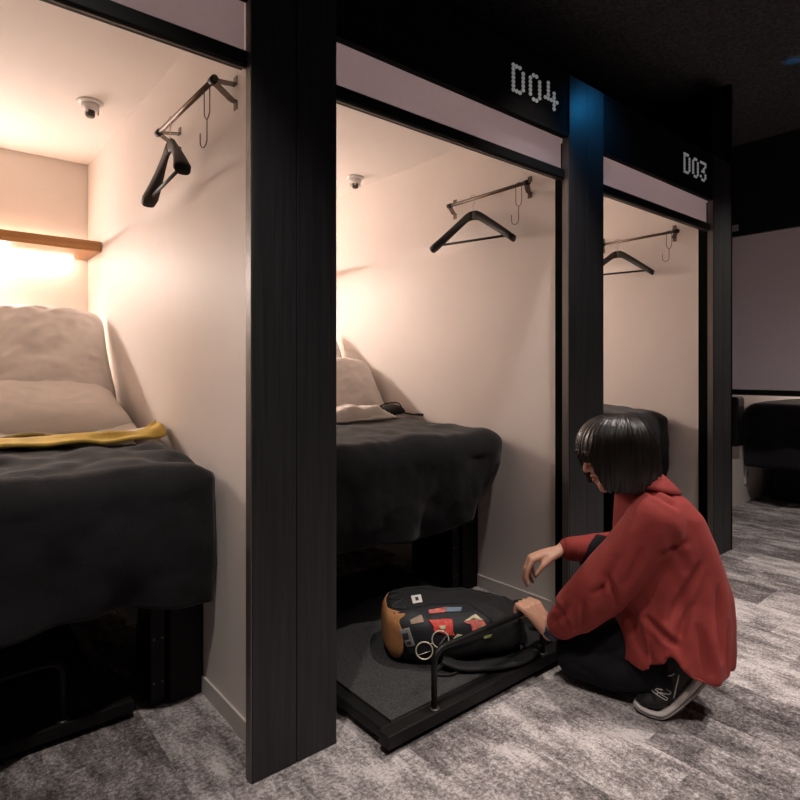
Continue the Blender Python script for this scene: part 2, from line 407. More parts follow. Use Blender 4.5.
for i, U in enumerate(pods):
    r = R0 if i == 0 else copy_tree(R0); h = H0 if i == 0 else copy_tree(H0); k = S0 if i == 0 else copy_tree(S0)
    r.location = (U + .60, 1.71, 1.758); r['label'] = 'bronze wall mounted hanger rail in ' + names[i]
    h.location = (U + .60, (1.825, 1.785, 1.84)[i], 1.758); h.rotation_euler = (0, 0, [math.radians(266), math.radians(283.6), math.radians(283.6)][i])
    h['label'] = 'dark brown coat hanger on the rail in ' + names[i]
    k.location = (U + .60, 1.53, 1.758); k.rotation_euler = (0, 0, [.15, .1, .75][i])
    k['label'] = 'long thin wire hook on the rail in ' + names[i]

# ------------------------------------------------------------------ sprinkler heads
def sprinkler(loc, label):
    t = empty('sprinkler_head', loc, label, 'sprinkler', 'sprinkler heads on the pod ceilings')
    G().lathe([(.047, 0), (.047, -.006), (.043, -.010), (.03, -.011)], (0, 0, 0), 32).build('flange', 'white_plastic', t, True)
    G().lathe([(.033, -.010), (.0325, -.026), (.026, -.034), (.02, -.036)], (0, 0, 0), 32).build('housing', 'white_plastic', t, True)
    for k in range(3):
        a = k * 2 * PI / 3 + .4; G().box(-.004, .004, .024, .031, -.048, -.02, Matrix.Rotation(a, 4, 'Z')).build('arm', 'white_plastic', t)
    G().lathe([(.017, -.034), (.017, -.056), (.014, -.060), (.004, -.058)], (0, 0, 0), 20).build('nozzle', 'dark_hole', t, True)
    return t
sprinkler((.53, 2.55, PODC), 'round white sprinkler head on the ceiling above the yellow throw')
sprinkler((1.86, 2.62, PODC), 'round white sprinkler head on the ceiling of pod D04')

# ------------------------------------------------------------------ beds
def mat_top(v): return .70 if v < 2.30 else .70 + .35 * (v - 2.30)
def bed(U, bv, label):
    t = empty('bed', (U + .048, 2.5, 0), label, 'bed', 'adjustable beds in the pods')
    hw = .60
    prof = [(1.70, .52), (1.675, .55), (1.675, .67), (1.70, .70), (2.2, .70), (2.3, .705), (2.4, .74), (3.15, .9975), (3.22, .98), (3.27, .88), (2.5, .56), (2.3, .52)]
    vs = []; fs = []; n = len(prof)
    xs = [-hw, -hw + .02, -hw + .06, hw - .06, hw - .02, hw]
    for x in xs:
        k = .02 if abs(x) > hw - .01 else (.006 if abs(x) > hw - .03 else 0)
        for v, z in prof:
            vs.append((x, v - 2.5 + (k if v < 2 else -k * .5), z + (-k if z > .6 and (v < 2.25 or v > 2.35 and z > .72) else 0)))
    for i in range(len(xs) - 1):
        for k in range(n): fs.append((i * n + k, i * n + (k + 1) % n, (i + 1) * n + (k + 1) % n, (i + 1) * n + k))
    fs += [tuple(range(n)), tuple(range((len(xs) - 1) * n, len(xs) * n))]
    mk('mattress', vs, fs, 'linen', t, True)
    G().box(-.59, .59, bv + .03 - 2.5, 3.28 - 2.5, .44, .52).build('bed_frame', 'black_board', t, False, .004)
    # black equipment panels on either side, legs beside them
    for s, nm in ((1, 0), (-1, 1)):
        x0, x1 = (.535, .636) if s > 0 else (-.61, -.535)
        G().box(x0, x1, bv - 2.5, bv + .35 - 2.5, .002, .50).build('side_panel', 'black_board', t, False, .003)
        lg = G().box(s * .505 - .021, s * .505 + .021, bv + .015 - 2.5, bv + .06 - 2.5, 0, .50)
        l = lg.build('leg', 'black_metal', t, False, .003)
        for z in (.20, .07):
            for x in (-.012, .012):
                G().tube([(s * .505 + x, bv + .016 - 2.5, z), (s * .505 + x, bv + .0125 - 2.5, z)], .0035, 8).build('bolt', 'channel', l)
    G().box(-.10, -.06, bv + 1.3 - 2.5, bv + 1.35 - 2.5, 0, .46).build('leg', 'black_metal', t, False, .003)
    sk = G().box(.572, .603, bv - .006 - 2.5, bv - 2.5, .285, .335).build('socket', 'black_metal', t, False, .004)
    G().box(.579, .596, bv - .0075 - 2.5, bv - .006 - 2.5, .30, .325).build('socket_face', 'dark_hole', sk)
    G().box(.395, .422, bv - .075 - 2.5, bv - .072 - 2.5, .300, .46).build('strap', 'webbing', t)
    return t
bed(0, 1.772, 'bed with raised head and black base below the yellow throw')
bed(PERIOD, 1.832, 'bed with raised head and black base in pod D04 above the backpack')
bed(2 * PERIOD, 1.80, 'bed with black base in pod D03 behind the crouching person')

def blanket(U, label, vtop, front=1.615, corner=0, seed=0, hem=.36, ztop=.742, u0=-.575, u1=.662, waves=1.0, fold_amt=.8):
    """velvet cover: top sheet, rounded front edge and hanging drop"""
    nu = 110; vs = []; fs = []
    R = .075
    Ltop = vtop - (front + R)
    rows_top, rows_arc, rows_drop = 26, 10, 30
    nr = rows_top + rows_arc + rows_drop + 1
    for i in range(nu + 1):
        f = i / nu; u = u0 + (u1 - u0) * f
        dr = u1 - u                                # distance from the wall side
        dl = u - u0
        cr = max(0, 1 - dr / .13); cl = max(0, 1 - dl / .13)
        edge_drop = .05 * cr ** 2.4 + .05 * cl ** 2.4
        back = (.085 if corner else .03) * (1 - math.sqrt(max(0, 1 - cr ** 2))) + .03 * (1 - math.sqrt(max(0, 1 - cl ** 2)))
        hz = hem + .012 * sin(u * 5 + seed) + .008 * sin(u * 13 + seed * 2)
        if corner:
            k = max(0, 1 - dr / .20); hz += .19 * k ** 1.15
            hz += .02 * max(0, min(1, dl / 1.2))*0
        else:
            hz -= .014 * max(0, 1 - dr / .25)
        for r in range(nr):
            if r <= rows_top:
                q = r / rows_top; v = vtop - Ltop * q; z = ztop
                v += back * q
                nz = fbm((u * 1.3 + seed, v * 1.6, seed), 2.4) * .009 + abs(fbm((u * 2 + v * 1.2 + seed, v * 3 - u, 3 + seed), 2.6, 2)) * .016
                z += nz * waves - edge_drop + (mat_top(v - .0) - .70 if v > 2.3 else 0)
                z -= .012 * max(0, 1 - (v - front - R) / .25) ** 2
            elif r <= rows_top + rows_arc:
                a = PI / 2 * (r - rows_top) / rows_arc
                v = front + back + R - R * sin(a); z = ztop - .012 - R + R * cos(a) - edge_drop * (1 - a)
                v0 = front + R
                nz = fbm((u * 1.3 + seed, v0 * 1.6, seed), 2.4) * .009 + abs(fbm((u * 2 + v0 * 1.2 + seed, v0 * 3 - u, 3 + seed), 2.6, 2)) * .016
                z += nz * waves * cos(a)
            else:
                q = (r - rows_top - rows_arc) / rows_drop
                zt = ztop - .012 - R
                z = zt + (hz - zt) * q
                w = q * (.35 + .65 * q)
                fold = .026 * sin(u * 16 + 2.2 * sin(u * 4 + seed) + seed * 1.7 - q * 1.1) + .014 * sin(u * 33 + seed * 3 + q * 2)
                fold += .03 * fbm((u * 2.2, z * 1.2, seed + 9), 2.0)
                v = front + back + fold * fold_amt * w - .010 * sin(PI * q) + (.05 * q if corner else .012 * q)
                v += fbm((u * 5, z * 4, seed + 4), 2) * .006
            uu = u
            if corner and r > rows_top and cr > 0: uu = u - .02 * cr * max(0, (r - rows_top - rows_arc) / rows_drop) ** 1.5
            vs.append((uu, v, z))
    for i in range(nu):
        for r in range(nr - 1): fs.append((i * nr + r, (i + 1) * nr + r, (i + 1) * nr + r + 1, i * nr + r + 1))
    o = mk('blanket', [(x, y - 1.9, z - .74) for x, y, z in vs], fs, 'velvet', None, True)
    # make the normals look outward so that the thickness grows inward
    o.location = (U, 1.9, .74)
    s = o.modifiers.new('thick', 'SOLIDIFY'); s.thickness = .014; s.offset = 0
    return tag(o, label, 'blanket', 'charcoal velvet blankets on the beds')
blanket(0, 'charcoal velvet blanket on the bed, topped by the yellow throw', 2.10, seed=1.3, hem=.362, waves=1.7, fold_amt=1.1)
blanket(PERIOD, 'charcoal velvet blanket on the bed in pod D04 below the white towel', 2.46, corner=1, seed=4.1, hem=.366, front=1.62, waves=1.2, fold_amt=.6)
blanket(2 * PERIOD, 'charcoal velvet blanket on the bed in pod D03 behind the black hair', 2.46, corner=0, seed=6.4, hem=.40, front=1.55, ztop=.772)

# ------------------------------------------------------------------ pillows and soft things
def pillow(name, w, h, th, loc, tilt, label, seed, rz=0, wr=1.0, group='white pillows on the beds'):
    nx, ny = 72, 54; vs = []; fs = []
    def P(i, j, side):
        a = -1 + 2 * i / nx; b = -1 + 2 * j / ny
        pin = 1 - .035 * (1 - a * a) * 0
        x = w / 2 * a * (1 - .05 * (b * b) ** 1.0 * 0 - .035 * (1 - b * b)); y = h / 2 * b * (1 - .035 * (1 - a * a)); x *= 1 - .07 * b ** 8; y *= 1 - .09 * abs(a) ** 8
        pr = max(0, (1 - abs(a) ** 3.4)) ** .55 * max(0, (1 - abs(b) ** 3.4)) ** .55
        z = side * th / 2 * pr
        e = min(1, pr * 2)
        z += wr * e * (.010 * fbm((x * 3 + seed, y * 3, seed), 2.2) + .008 * abs(fbm((x * 2 + y * 3 + seed, y * 3 - x * 2, seed + 3), 2.6, 2)) + .0035 * (1 - abs(noise.noise(Vector((x * 9 - y * 14 + seed, x * 5 + y * 3, seed))))) ** 3)
        return Vector((x, y, z))
    for side in (1, -1):
        for i in range(nx + 1):
            for j in range(ny + 1): vs.append(P(i, j, side) + Vector((0, 0, .002 * side)))
    k = (nx + 1) * (ny + 1)
    for i in range(nx):
        for j in range(ny):
            a = i * (ny + 1) + j; q = (a, a + ny + 1, a + ny + 2, a + 1); fs.append(q); fs.append(tuple(x + k for x in reversed(q)))
    rim = [i * (ny + 1) for i in range(nx + 1)] + [nx * (ny + 1) + j for j in range(1, ny + 1)] + [i * (ny + 1) + ny for i in range(nx - 1, -1, -1)] + list(range(ny - 1, 0, -1))
    for a, b in zip(rim, rim[1:] + rim[:1]): fs.append((a, b, b + k, a + k))
    o = mk(name, vs, fs, 'linen', None, True)
    o.location = loc; o.rotation_euler = Euler((tilt, 0, rz), 'XYZ')
    return tag(o, label, 'pillow', group)
D2 = math.radians
pillow('pillow', .84, .46, .14, (.235, 2.56, .848), D2(18), 'white pillow lying flat on the bed behind the yellow throw', 2.0, wr=.8)
pillow('pillow', .84, .56, .17, (.255, 2.83, 1.045), D2(54), 'white pillow standing upright below the glowing oak shelf', 5.0, wr=1.6)
pillow('pillow', .70, .42, .14, (PERIOD + .315, 2.56, .885), D2(54), 'white pillow leaning in pod D04 behind the folded towel', 8.0)
pillow('pillow', .70, .50, .15, (PERIOD + .30, 2.87, 1.04), D2(58), 'white pillow at the back of pod D04, mostly hidden by another pillow', 11.0)
pillow('pillow', .70, .42, .14, (2 * PERIOD + .26, 2.60, .91), D2(52), 'white pillow on the bed in pod D03', 14.0)

def soft_sheet(name, mat, label, cat, outline, nx, ny, fn, thick=.006, group=None):
    vs = []; fs = []
    for i in range(nx + 1):
        for j in range(ny + 1): vs.append(fn(i / nx, j / ny))
    for i in range(nx):
        for j in range(ny):
            a = i * (ny + 1) + j; fs.append((a, a + ny + 1, a + ny + 2, a + 1))
    c = sum((Vector(v) for v in vs), Vector()) / len(vs)
    o = mk(name, [Vector(v) - c for v in vs], fs, mat, None, True); o.location = c
    s = o.modifiers.new('thick', 'SOLIDIFY'); s.thickness = thick; s.offset = 0
    return tag(o, label, cat, group)
def throw(a, b):
    u = -.55 + 1.215 * a
    v0 = 1.918 + .12 * max(0, a - .35) + .07 * max(0, (a - .9) / .1) ** 2; w = .17 - .05 * max(0, (a - .7) / .3)
    v = v0 + w * b + .008 * sin(u * 9)
    z = .776 + .012 * fbm((u * 3, b, 1.5), 2) + .006 * sin(b * 9 + u * 7) + .012 * sin(PI * b) + .035 * max(0, (a - .9) / .1) ** 2 * b
    return (u, v, z)
soft_sheet('throw_blanket', 'mustard', 'mustard yellow throw folded in a band across the charcoal blanket', 'throw', None, 90, 14, throw, .01)
def sheet(a, b):
    u = -.56 + 1.20 * a; v = 2.12 + .42 * b
    z = mat_top(v) + .045 * (1 - b) + .032 + .022 * abs(fbm((u * 3.1, v * 5, 3.5), 1.6, 2)) + .012 * sin(u * 14 + 5 * v)
    return (u, v, z)
soft_sheet('bed_sheet', 'linen', 'rumpled white sheet showing between the flat pillow and the yellow throw', 'sheet', None, 80, 24, sheet, .006)
def towel(layer):
    def f(a, b):
        u = 1.40 + .425 * a - .03 * layer; v = 2.16 + .25 * b + .05 * a - .0 * layer
        e = min(1, 8 * min(a, 1 - a, b, 1 - b))
        z = .757 + e * (.020 + .018 * layer) + .024 * e * fbm((u * 4, v * 6, layer * 4 + 2), 1.7) + .012 * abs(sin(u * 18 + v * 8))* e
        return (u, v, z)
    return f
tw = soft_sheet('folded_towel', 'linen', 'crumpled white towel lying on the charcoal blanket in pod D04', 'towel', None, 50, 30, towel(0), .012)
tf = soft_sheet('upper_fold', 'linen', 'x', 'x', None, 50, 30, towel(1.6), .012)
tf.parent = tw; tf.location = tf.location - tw.location
for k in ('label', 'category'): del tf[k]
# dark pouch with a cord, beside the towel
t = empty('pouch', (1.86, 2.33, .755), 'small black pouch with a thin looping strap on the blanket beside the white towel', 'pouch')
g = G(); rs = []
for i in range(13):
    x = -.10 + .20 * i / 12; k = math.sqrt(max(.02, 1 - (x / .105) ** 2))
    rs.append([Vector((x, .055 * k * cos(a), .03 + .03 * k * sin(a) + .006 * sin(x * 40))) for a in [2 * PI * j / 14 for j in range(14)]])
g.rings(rs).build('pouch_body', 'nylon', t, True)
G().tube([(-.10 + .2 * i / 20, -.03 + .02 * sin(i * .4), .03 + .045 * sin(PI * i / 20)) for i in range(21)], .0035, 8).build('strap', 'nylon', t, True)
G().tube([(.08, -.02, .02), (.10, -.07, .012), (.10, -.13, .012), (.085, -.17, .014), (.07, -.19, .02), (.06, -.17, .022), (.07, -.12, .016)], .004, 8).build('cord', 'nylon', t, True)

# ------------------------------------------------------------------ storage drawers
def drawer(u0, u1, v0, depth, label):
    cx = (u0 + u1) / 2; w = (u1 - u0) / 2
    t = empty('storage_drawer', (cx, v0, 0), label, 'drawer', 'low storage drawers under the beds')
    G().box(-w + .012, w - .012, .046, depth, .022, .052).build('tray', 'black_board', t, False, .003)
    G().box(-w, w, 0, .044, .020, .055).build('front_board', 'black_board', t, False, .003)
    G().box(-w + .048, w - .048, .049, depth - .02, .052, .059).build('floor_mat', 'mat', t, False, .001)
    x0 = -w + .177; x1 = w - .177
    h = G().tube(path_round([(x0, .018, .054), (x0, .018, .217), (x1, .018, .217), (x1, .018, .054)], .042, 8), .0088, 14).build('handle', 'black_metal', t, True)
    for x in (x0, x1): G().lathe([(.016, .0545), (.016, .058), (.011, .060)], (x, .018, 0), 16).build('handle_foot', 'dark_hole', h, True)
    for x in (-w + .05, w - .05):
        for y in (.07, depth - .07): G().tube([(x - .008, y, .0115), (x + .008, y, .0115)], .0115, 12).build('caster', 'black_metal', t, True)
    return t
drawer(.931, 1.777, 1.165, 1.05, 'black low drawer pulled out on the carpet with the backpack in it')
drawer(.931 - PERIOD, .480, 1.764, 1.05, 'black low drawer pushed in under the bed with the yellow throw')
drawer(.931 + PERIOD, 1.777 + PERIOD, 1.80, 1.05, 'black low drawer pushed in under the bed in pod D03')

# ------------------------------------------------------------------ backpack in the drawer
BAGZ = .059
bag = empty('backpack', (1.405, 1.41, BAGZ), 'black backpack with tan suede base and colourful patches lying in the open drawer', 'backpack', None, math.radians(-34))
BA, BB, BC = .235, .145, .082
def sgnp(x, p): return math.copysign(abs(x) ** p, x)
def bag_pt(a, b):
    """a: around the section, b: along the length"""
    e1, e2 = .55, .62
    x = BA * sgnp(sin(b), e1); k = abs(cos(b)) ** e1
    y = BB * k * sgnp(cos(a), e2); z = BC * (abs(cos(b)) ** .45) * sgnp(sin(a), e2)
    z = z * (1 - .18 * (x / BA))                     # thinner towards the shoulder end
    y = y * (1 - .10 * max(0, x / BA))
    z += .012 * fbm((x * 5, y * 5, 2), 2.2) + .005 * abs(fbm((x * 9 + y * 6, y * 9, 5), 2.0, 2))
    if z < -BC * .8: z = max(z, -BC)
    return Vector((x, y, z + BC))
n1, n2 = 64, 48; vs = []; fs = []
for j in range(1, n2):
    for i in range(n1): vs.append(bag_pt(2 * PI * i / n1, -PI / 2 + PI * j / n2))
for j in range(n2 - 2):
    for i in range(n1): fs.append((j * n1 + i, j * n1 + (i + 1) % n1, (j + 1) * n1 + (i + 1) % n1, (j + 1) * n1 + i))
fs += [tuple(reversed(range(n1))), tuple(range((n2 - 2) * n1, (n2 - 1) * n1))]
body = mk('bag_body', vs, fs, 'nylon', bag, True)
bv = BVHTree.FromPolygons([Vector(v) for v in vs], fs)
def on_bag(x, y, up=.0, tree=None):
    h = (tree or bv).ray_cast(Vector((x, y, 1)), Vector((0, 0, -1)))
    if h[0] is None: return Vector((x, y, .02)), Vector((0, 0, 1))
    return h[0] + h[1] * up, h[1]
# suede base: shell slightly outside the body at the low end, with a scooped edge
vs2 = []; fs2 = []; m1 = 64; m2 = 16
for j in range(m2 + 1):
    for i in range(m1):
        a = 2 * PI * i / m1
        xe = -.195 + .016 * cos(2 * a) - .012 * max(0, sin(a)) + .038 * math.exp(-((a - 2.25) / .22) ** 2)
        bl = -PI / 2 + .06
        bmax = -math.asin(min(1, (abs(xe) / BA) ** (1 / .55)))
        p = bag_pt(a, bl + (bmax - bl) * j / m2); c = Vector((-.1, 0, BC)); vs2.append(c + (p - c) * 1.035)
for j in range(m2):
    for i in range(m1): fs2.append((j * m1 + i, j * m1 + (i + 1) % m1, (j + 1) * m1 + (i + 1) % m1, (j + 1) * m1 + i))
fs2.append(tuple(reversed(range(m1))))
o = mk('suede_base', vs2, fs2, 'tan', bag, True); s = o.modifiers.new('t', 'SOLIDIFY'); s.thickness = .003
VIEWD = Vector((1.35, 1.35, -.82)).normalized(); VIEWD.rotate(Euler((0, 0, math.radians(34))))
VIEWD.normalize()
def on_front(u, v, up=.0, tree=None):
    """a point of the sloping front of the bag (u, v taken .2 above the floor)"""
    d = Vector((u - 1.405, v - 1.41, 0)); d.rotate(Euler((0, 0, math.radians(34)))); d.z = .2 - BAGZ
    h = (tree or bv).ray_cast(d - VIEWD * 1.0, VIEWD)
    if h[0] is None:
        h = (tree or bv).find_nearest(d)
    n = h[1] if h[1].dot(VIEWD) < 0 else -h[1]
    return h[0] + n * up, n
def patch(name, mat, pts, up=.0015, K=8, sub=4, thick=.0012, parent=bag, tree=None):
    """thin cloth patch laid over the bag"""
    cx = sum(p[0] for p in pts) / len(pts); cy = sum(p[1] for p in pts) / len(pts)
    dense = []
    for p, q in zip(pts, pts[1:] + pts[:1]):
        for k in range(sub): dense.append((p[0] + (q[0] - p[0]) * k / sub, p[1] + (q[1] - p[1]) * k / sub))
    n = len(dense); v = []; f = []
    for r in range(1, K + 1):
        for p in dense: v.append(on_front(cx + (p[0] - cx) * r / K, cy + (p[1] - cy) * r / K, up, tree)[0])
    v.append(on_front(cx, cy, up, tree)[0])
    for r in range(K - 1):
        for i in range(n): f.append((r * n + i, r * n + (i + 1) % n, (r + 1) * n + (i + 1) % n, (r + 1) * n + i))
    for i in range(n): f.append((len(v) - 1, (i + 1) % n, i))
    o = mk(name, v, f, mat, parent, True); s = o.modifiers.new('t', 'SOLIDIFY'); s.thickness = thick
    return o
patch('front_pocket', 'navy_nylon', [(1.211, 1.486), (1.335, 1.446), (1.446, 1.376), (1.412, 1.239), (1.332, 1.161), (1.204, 1.17), (1.099, 1.19), (1.032, 1.223), (1.086, 1.333)], .004, 14, 6, .006)
UPP = .0065
tg = patch('brand_tag', 'tag_white', [(1.339, 1.543), (1.374, 1.532), (1.335, 1.479), (1.302, 1.49)], .002)
patch('tag_print', 'ink', [(1.340, 1.523), (1.350, 1.519), (1.333, 1.496), (1.324, 1.500)], .0032, 3, 2, .0004, tg)
gp = patch('print_patch', 'label_grey', [(1.137, 1.376), (1.173, 1.368), (1.096, 1.264), (1.07, 1.274)], UPP)
patch('print_block', 'ink', [(1.128, 1.352), (1.148, 1.348), (1.118, 1.312), (1.098, 1.316)], UPP + .0012, 3, 2, .0004, gp)
patch('print_block', 'ink', [(1.095, 1.303), (1.112, 1.300), (1.098, 1.281), (1.082, 1.285)], UPP + .0012, 3, 2, .0004, gp)
patch('print_patch', 'patch_tan', [(1.207, 1.401), (1.258, 1.406), (1.231, 1.361), (1.19, 1.377)], UPP)
patch('patch_strip', 'patch_pink', [(1.302, 1.415), (1.33, 1.405), (1.357, 1.396), (1.334, 1.368), (1.310, 1.380), (1.286, 1.393)], UPP)
patch('patch_strip', 'patch_blue', [(1.357, 1.396), (1.4, 1.36), (1.375, 1.34), (1.334, 1.368)], UPP)
patch('embroidered_patch', 'patch_red', [(1.252, 1.362), (1.290, 1.340), (1.312, 1.318), (1.286, 1.288), (1.259, 1.262), (1.243, 1.236), (1.224, 1.251), (1.222, 1.279), (1.212, 1.300), (1.235, 1.325)], UPP)
pr = patch('patch_highlight', 'patch_cream', [(1.250, 1.315), (1.268, 1.305), (1.250, 1.285), (1.238, 1.295)], UPP + .0015, 3, 2, .0006)
patch('embroidered_patch', 'patch_cream', [(1.257, 1.241), (1.268, 1.21), (1.215, 1.208), (1.224, 1.226)], UPP)
patch('embroidered_patch', 'patch_pink', [(1.325, 1.283), (1.396, 1.297), (1.385, 1.252), (1.367, 1.22), (1.335, 1.22), (1.294, 1.21), (1.334, 1.257)], UPP)
patch('patch_edging', 'patch_cream', [(1.325, 1.283), (1.36, 1.291), (1.396, 1.297), (1.385, 1.252), (1.378, 1.254), (1.383, 1.285), (1.35, 1.279)], UPP + .0016, 3, 2, .0008)
patch('embroidered_patch', 'patch_green', [(1.351, 1.234), (1.37, 1.222), (1.349, 1.199), (1.31, 1.205)], UPP + .001)
patch('embroidered_patch', 'patch_green', [(1.307, 1.174), (1.342, 1.17), (1.318, 1.156), (1.297, 1.161)], UPP)
# haul loop, zip and straps
G().tube([on_bag(-.18 + .34 * i / 30, .085 + .012 * sin(i * .2), .0015)[0] for i in range(31)], .0025, 8).build('zip', 'webbing', bag, True)
G().tube([on_bag(-.19 + .02 * sin(i), -.09 + .19 * i / 20, .002)[0] for i in range(21)], .0035, 8, flat=(.5, 1.6)).build('compression_strap', 'webbing', bag, True)
def strap(pts, name='shoulder_strap', w=.026, th=.008):
    pts = [Vector(p) for p in pts]; rs = []
    for i, p in enumerate(pts):
        a = pts[max(0, i - 1)]; b = pts[min(len(pts) - 1, i + 1)]; tg = (b - a).normalized(); sd = tg.cross(Vector((0, 0, 1))).normalized(); up = sd.cross(tg)
        rs.append([p + sd * (w * sgnp(cos(q), .6)) + up * (th * sgnp(sin(q), .6)) for q in [2 * PI * k / 14 for k in range(14)]])
    return G().rings(rs).build(name, 'nylon', bag, True)
def spl(ctrl, n=8):
    c = [Vector(p) for p in ctrl]; c = [c[0] * 2 - c[1]] + c + [c[-1] * 2 - c[-2]]; out = []
    for i in range(1, len(c) - 2):
        for k in range(n):
            t = k / n; a, b, d, e = c[i - 1:i + 3]
            out.append(.5 * ((2 * b) + (d - a) * t + (2 * a - 5 * b + 4 * d - e) * t * t + (3 * b - a - 3 * d + e) * t ** 3))
    return out + [c[-2]]
strap(spl([(.20, .03, .10), (.255, .01, .07), (.265, -.06, .03), (.21, -.125, .012), (.11, -.165, .012), (.00, -.168, .014), (-.06, -.15, .03)]))
strap(spl([(.20, .06, .10), (.26, .07, .06), (.285, .10, .02), (.22, .155, .012), (.10, .17, .012), (-.05, .16, .02)]))
G().tube(spl([(.19, -.01, .12), (.235, -.02, .135), (.245, .02, .135), (.20, .04, .12)]), .005, 8).build('haul_loop', 'webbing', bag, True)
G().tube(spl([(-.06, -.15, .02), (-.09, -.185, .006), (-.05, -.20, .006), (-.02, -.185, .006)]), .0035, 8).build('loose_strap_end', 'webbing', bag, True)
ca, na = on_front(1.098, 1.227, .012); cb, nb = on_front(1.192, 1.252, .012)
t = empty('eyeglasses', bag.location + (ca.lerp(cb, .5)).copy(), 'pair of round pale wire eyeglasses lying on the front of the backpack', 'eyeglasses', None, math.radians(-34))
mid = ca.lerp(cb, .5); off = mid.copy(); off.rotate(Euler((0, 0, math.radians(-34)))); t.location = Vector((1.405, 1.41, BAGZ)) + off
ax = (cb - ca).normalized(); nn = (na + nb - VIEWD * .8).normalized(); nn = (nn - ax * nn.dot(ax)).normalized(); bb = nn.cross(ax)
dl = (cb - ca).length; rl = dl * .43
for s in (-.5, .5):
    c = ax * (s * dl)
    rr = G().tube([c + ax * (rl * cos(2 * PI * k / 28)) + bb * (rl * sin(2 * PI * k / 28)) for k in range(28)], .0022, 8, closed=True).build('rim', 'glasses', t, True)
e = dl * .5 - rl
G().tube([ax * (-e) + bb * .004, nn * .003 + bb * .007, ax * e + bb * .004], .0016, 8).build('bridge', 'glasses', t, True)
for s in (-1, 1):
    h = ax * (s * (dl * .5 + rl))
    G().tube([h, h + ax * (s * .004) - nn * .003, h - ax * (s * .03) - nn * .010 - bb * .012, h - ax * (s * .075) - nn * .012 - bb * .02], .0013, 8).build('temple', 'glasses', t, True)

# ------------------------------------------------------------------ the crouching person
ORG = Vector((.74, 1.75, 0)); YAW = -math.atan2(.6399, .769)
def P(x, y, z): return Vector((x, y, z)) - ORG
def WP(u, v, z): return P(.7685 * u - .6393 * v, .6399 * u + .769 * v, z)
g = G()
# trunk, limbs (slimmer than the clothes)
g.limb([P(.83, 1.765, .27), P(.83, 1.77, .38), P(.79, 1.775, .50), P(.755, 1.772, .585), P(.728, 1.765, .635), P(.702, 1.757, .70)], [.10, .10, .10, .082, .046, .044], 18)
g.limb([P(.73, 1.68, .575), P(.585, 1.74, .345), P(.4755, 1.85, .161)], [.05, .038, .024])
g.limb([P(.775, 1.89, .565), P(.79, 2.06, .355), P(.5686, 2.03, .372)], [.05, .038, .0235])
g.limb([P(.805, 1.725, .23), P(.71, 1.785, .16), P(.575, 1.86, .088), P(.66, 1.79, .08), P(.785, 1.69, .125), P(.75, 1.685, .05)], [.062, .06, .045, .042, .034, .03])
g.limb([P(.81, 1.84, .25), P(.69, 2.04, .36), P(.80, 1.97, .09), P(.74, 1.99, .035)], [.085, .05, .036, .028])
# head
HC = P(.65, 1.752, .763); py_, pp_ = D2(6), D2(20)
fh = Vector((-cos(py_), sin(py_), 0)); sh = Vector((-sin(py_), -cos(py_), 0)); zh = Vector((0, 0, 1))
hf = fh * cos(pp_) - zh * sin(pp_); hu = zh * cos(pp_) + fh * sin(pp_)
HM = Matrix((hf, sh, hu)).transposed().to_4x4()
def F(f, s, u): return HC + hf * f + sh * s + hu * u
g.ball(F(-.005, 0, .018), (.090, .072, .082), 28, HM)
g.ball(F(.030, 0, -.040), (.060, .056, .078), 24, HM)
g.limb([F(.02, .05, -.07), F(.062, .018, -.100), F(.062, -.018, -.100), F(.02, -.05, -.07)], [.018, .016, .016, .018])
g.ball(F(.072, 0, -.100), .018, 14); g.ball(F(.072, 0, -.083), .020, 14); g.limb([F(.03, .045, -.06), F(.070, .012, -.088)], [.022, .02]); g.limb([F(.03, -.045, -.06), F(.070, -.012, -.088)], [.022, .02])
g.limb([F(.084, 0, .008), F(.097, 0, -.015), F(.105, 0, -.034)], [.008, .0085, .0105])
for s in (-1, 1):
    g.ball(F(.092, s * .010, -.036), .008, 10)
    g.limb([F(.080, s * .012, .020), F(.076, s * .045, .022)], [.010, .009])
    g.ball(F(.065, s * .038, -.035), (.024, .022, .02), 12)
    g.ball(F(-.008, s * .073, -.02), (.018, .008, .030), 12, HM)
g.limb([F(.083, -.018, -.058), F(.092, 0, -.056), F(.083, .018, -.058)], [.005, .0075, .005])
g.limb([F(.081, -.016, -.070), F(.090, 0, -.071), F(.081, .016, -.070)], [.005, .0085, .005])
# near hand closed over the drawer handle
w1 = WP(1.549, 1.119, .161)
kn = []
for k in range(4):
    f = k / 3; u = 1.550 - .068 * f
    K1 = WP(u, 1.162 + .004 * (1 - abs(2 * f - .9)), .241 - .006 * f * f)
    base = w1.lerp(K1, .12) + WP(u, 1.119, .161) * .12 - w1 * .12
    g.limb([base, base.lerp(K1, .55) + Vector((0, 0, .004)), K1], [.0165, .0145, .0112], 12)
    L2 = [1, 1.08, 1.02, .85][k]
    g.limb([K1, WP(u - .001, 1.162 + .036 * L2, .243), WP(u - .002, 1.162 + .044 * L2, .243 - .027 * L2), WP(u - .002, 1.162 + .030 * L2, .243 - .041 * L2)], [.0108, .0092, .0085, .0072], 12)
g.limb([w1.lerp(WP(1.56, 1.135, .19), .5), WP(1.567, 1.138, .188), WP(1.578, 1.158, .203), WP(1.570, 1.176, .198)], [.015, .0125, .0105, .0085], 12)
g.ball(WP(1.540, 1.137, .195), (.020, .020, .020), 12)
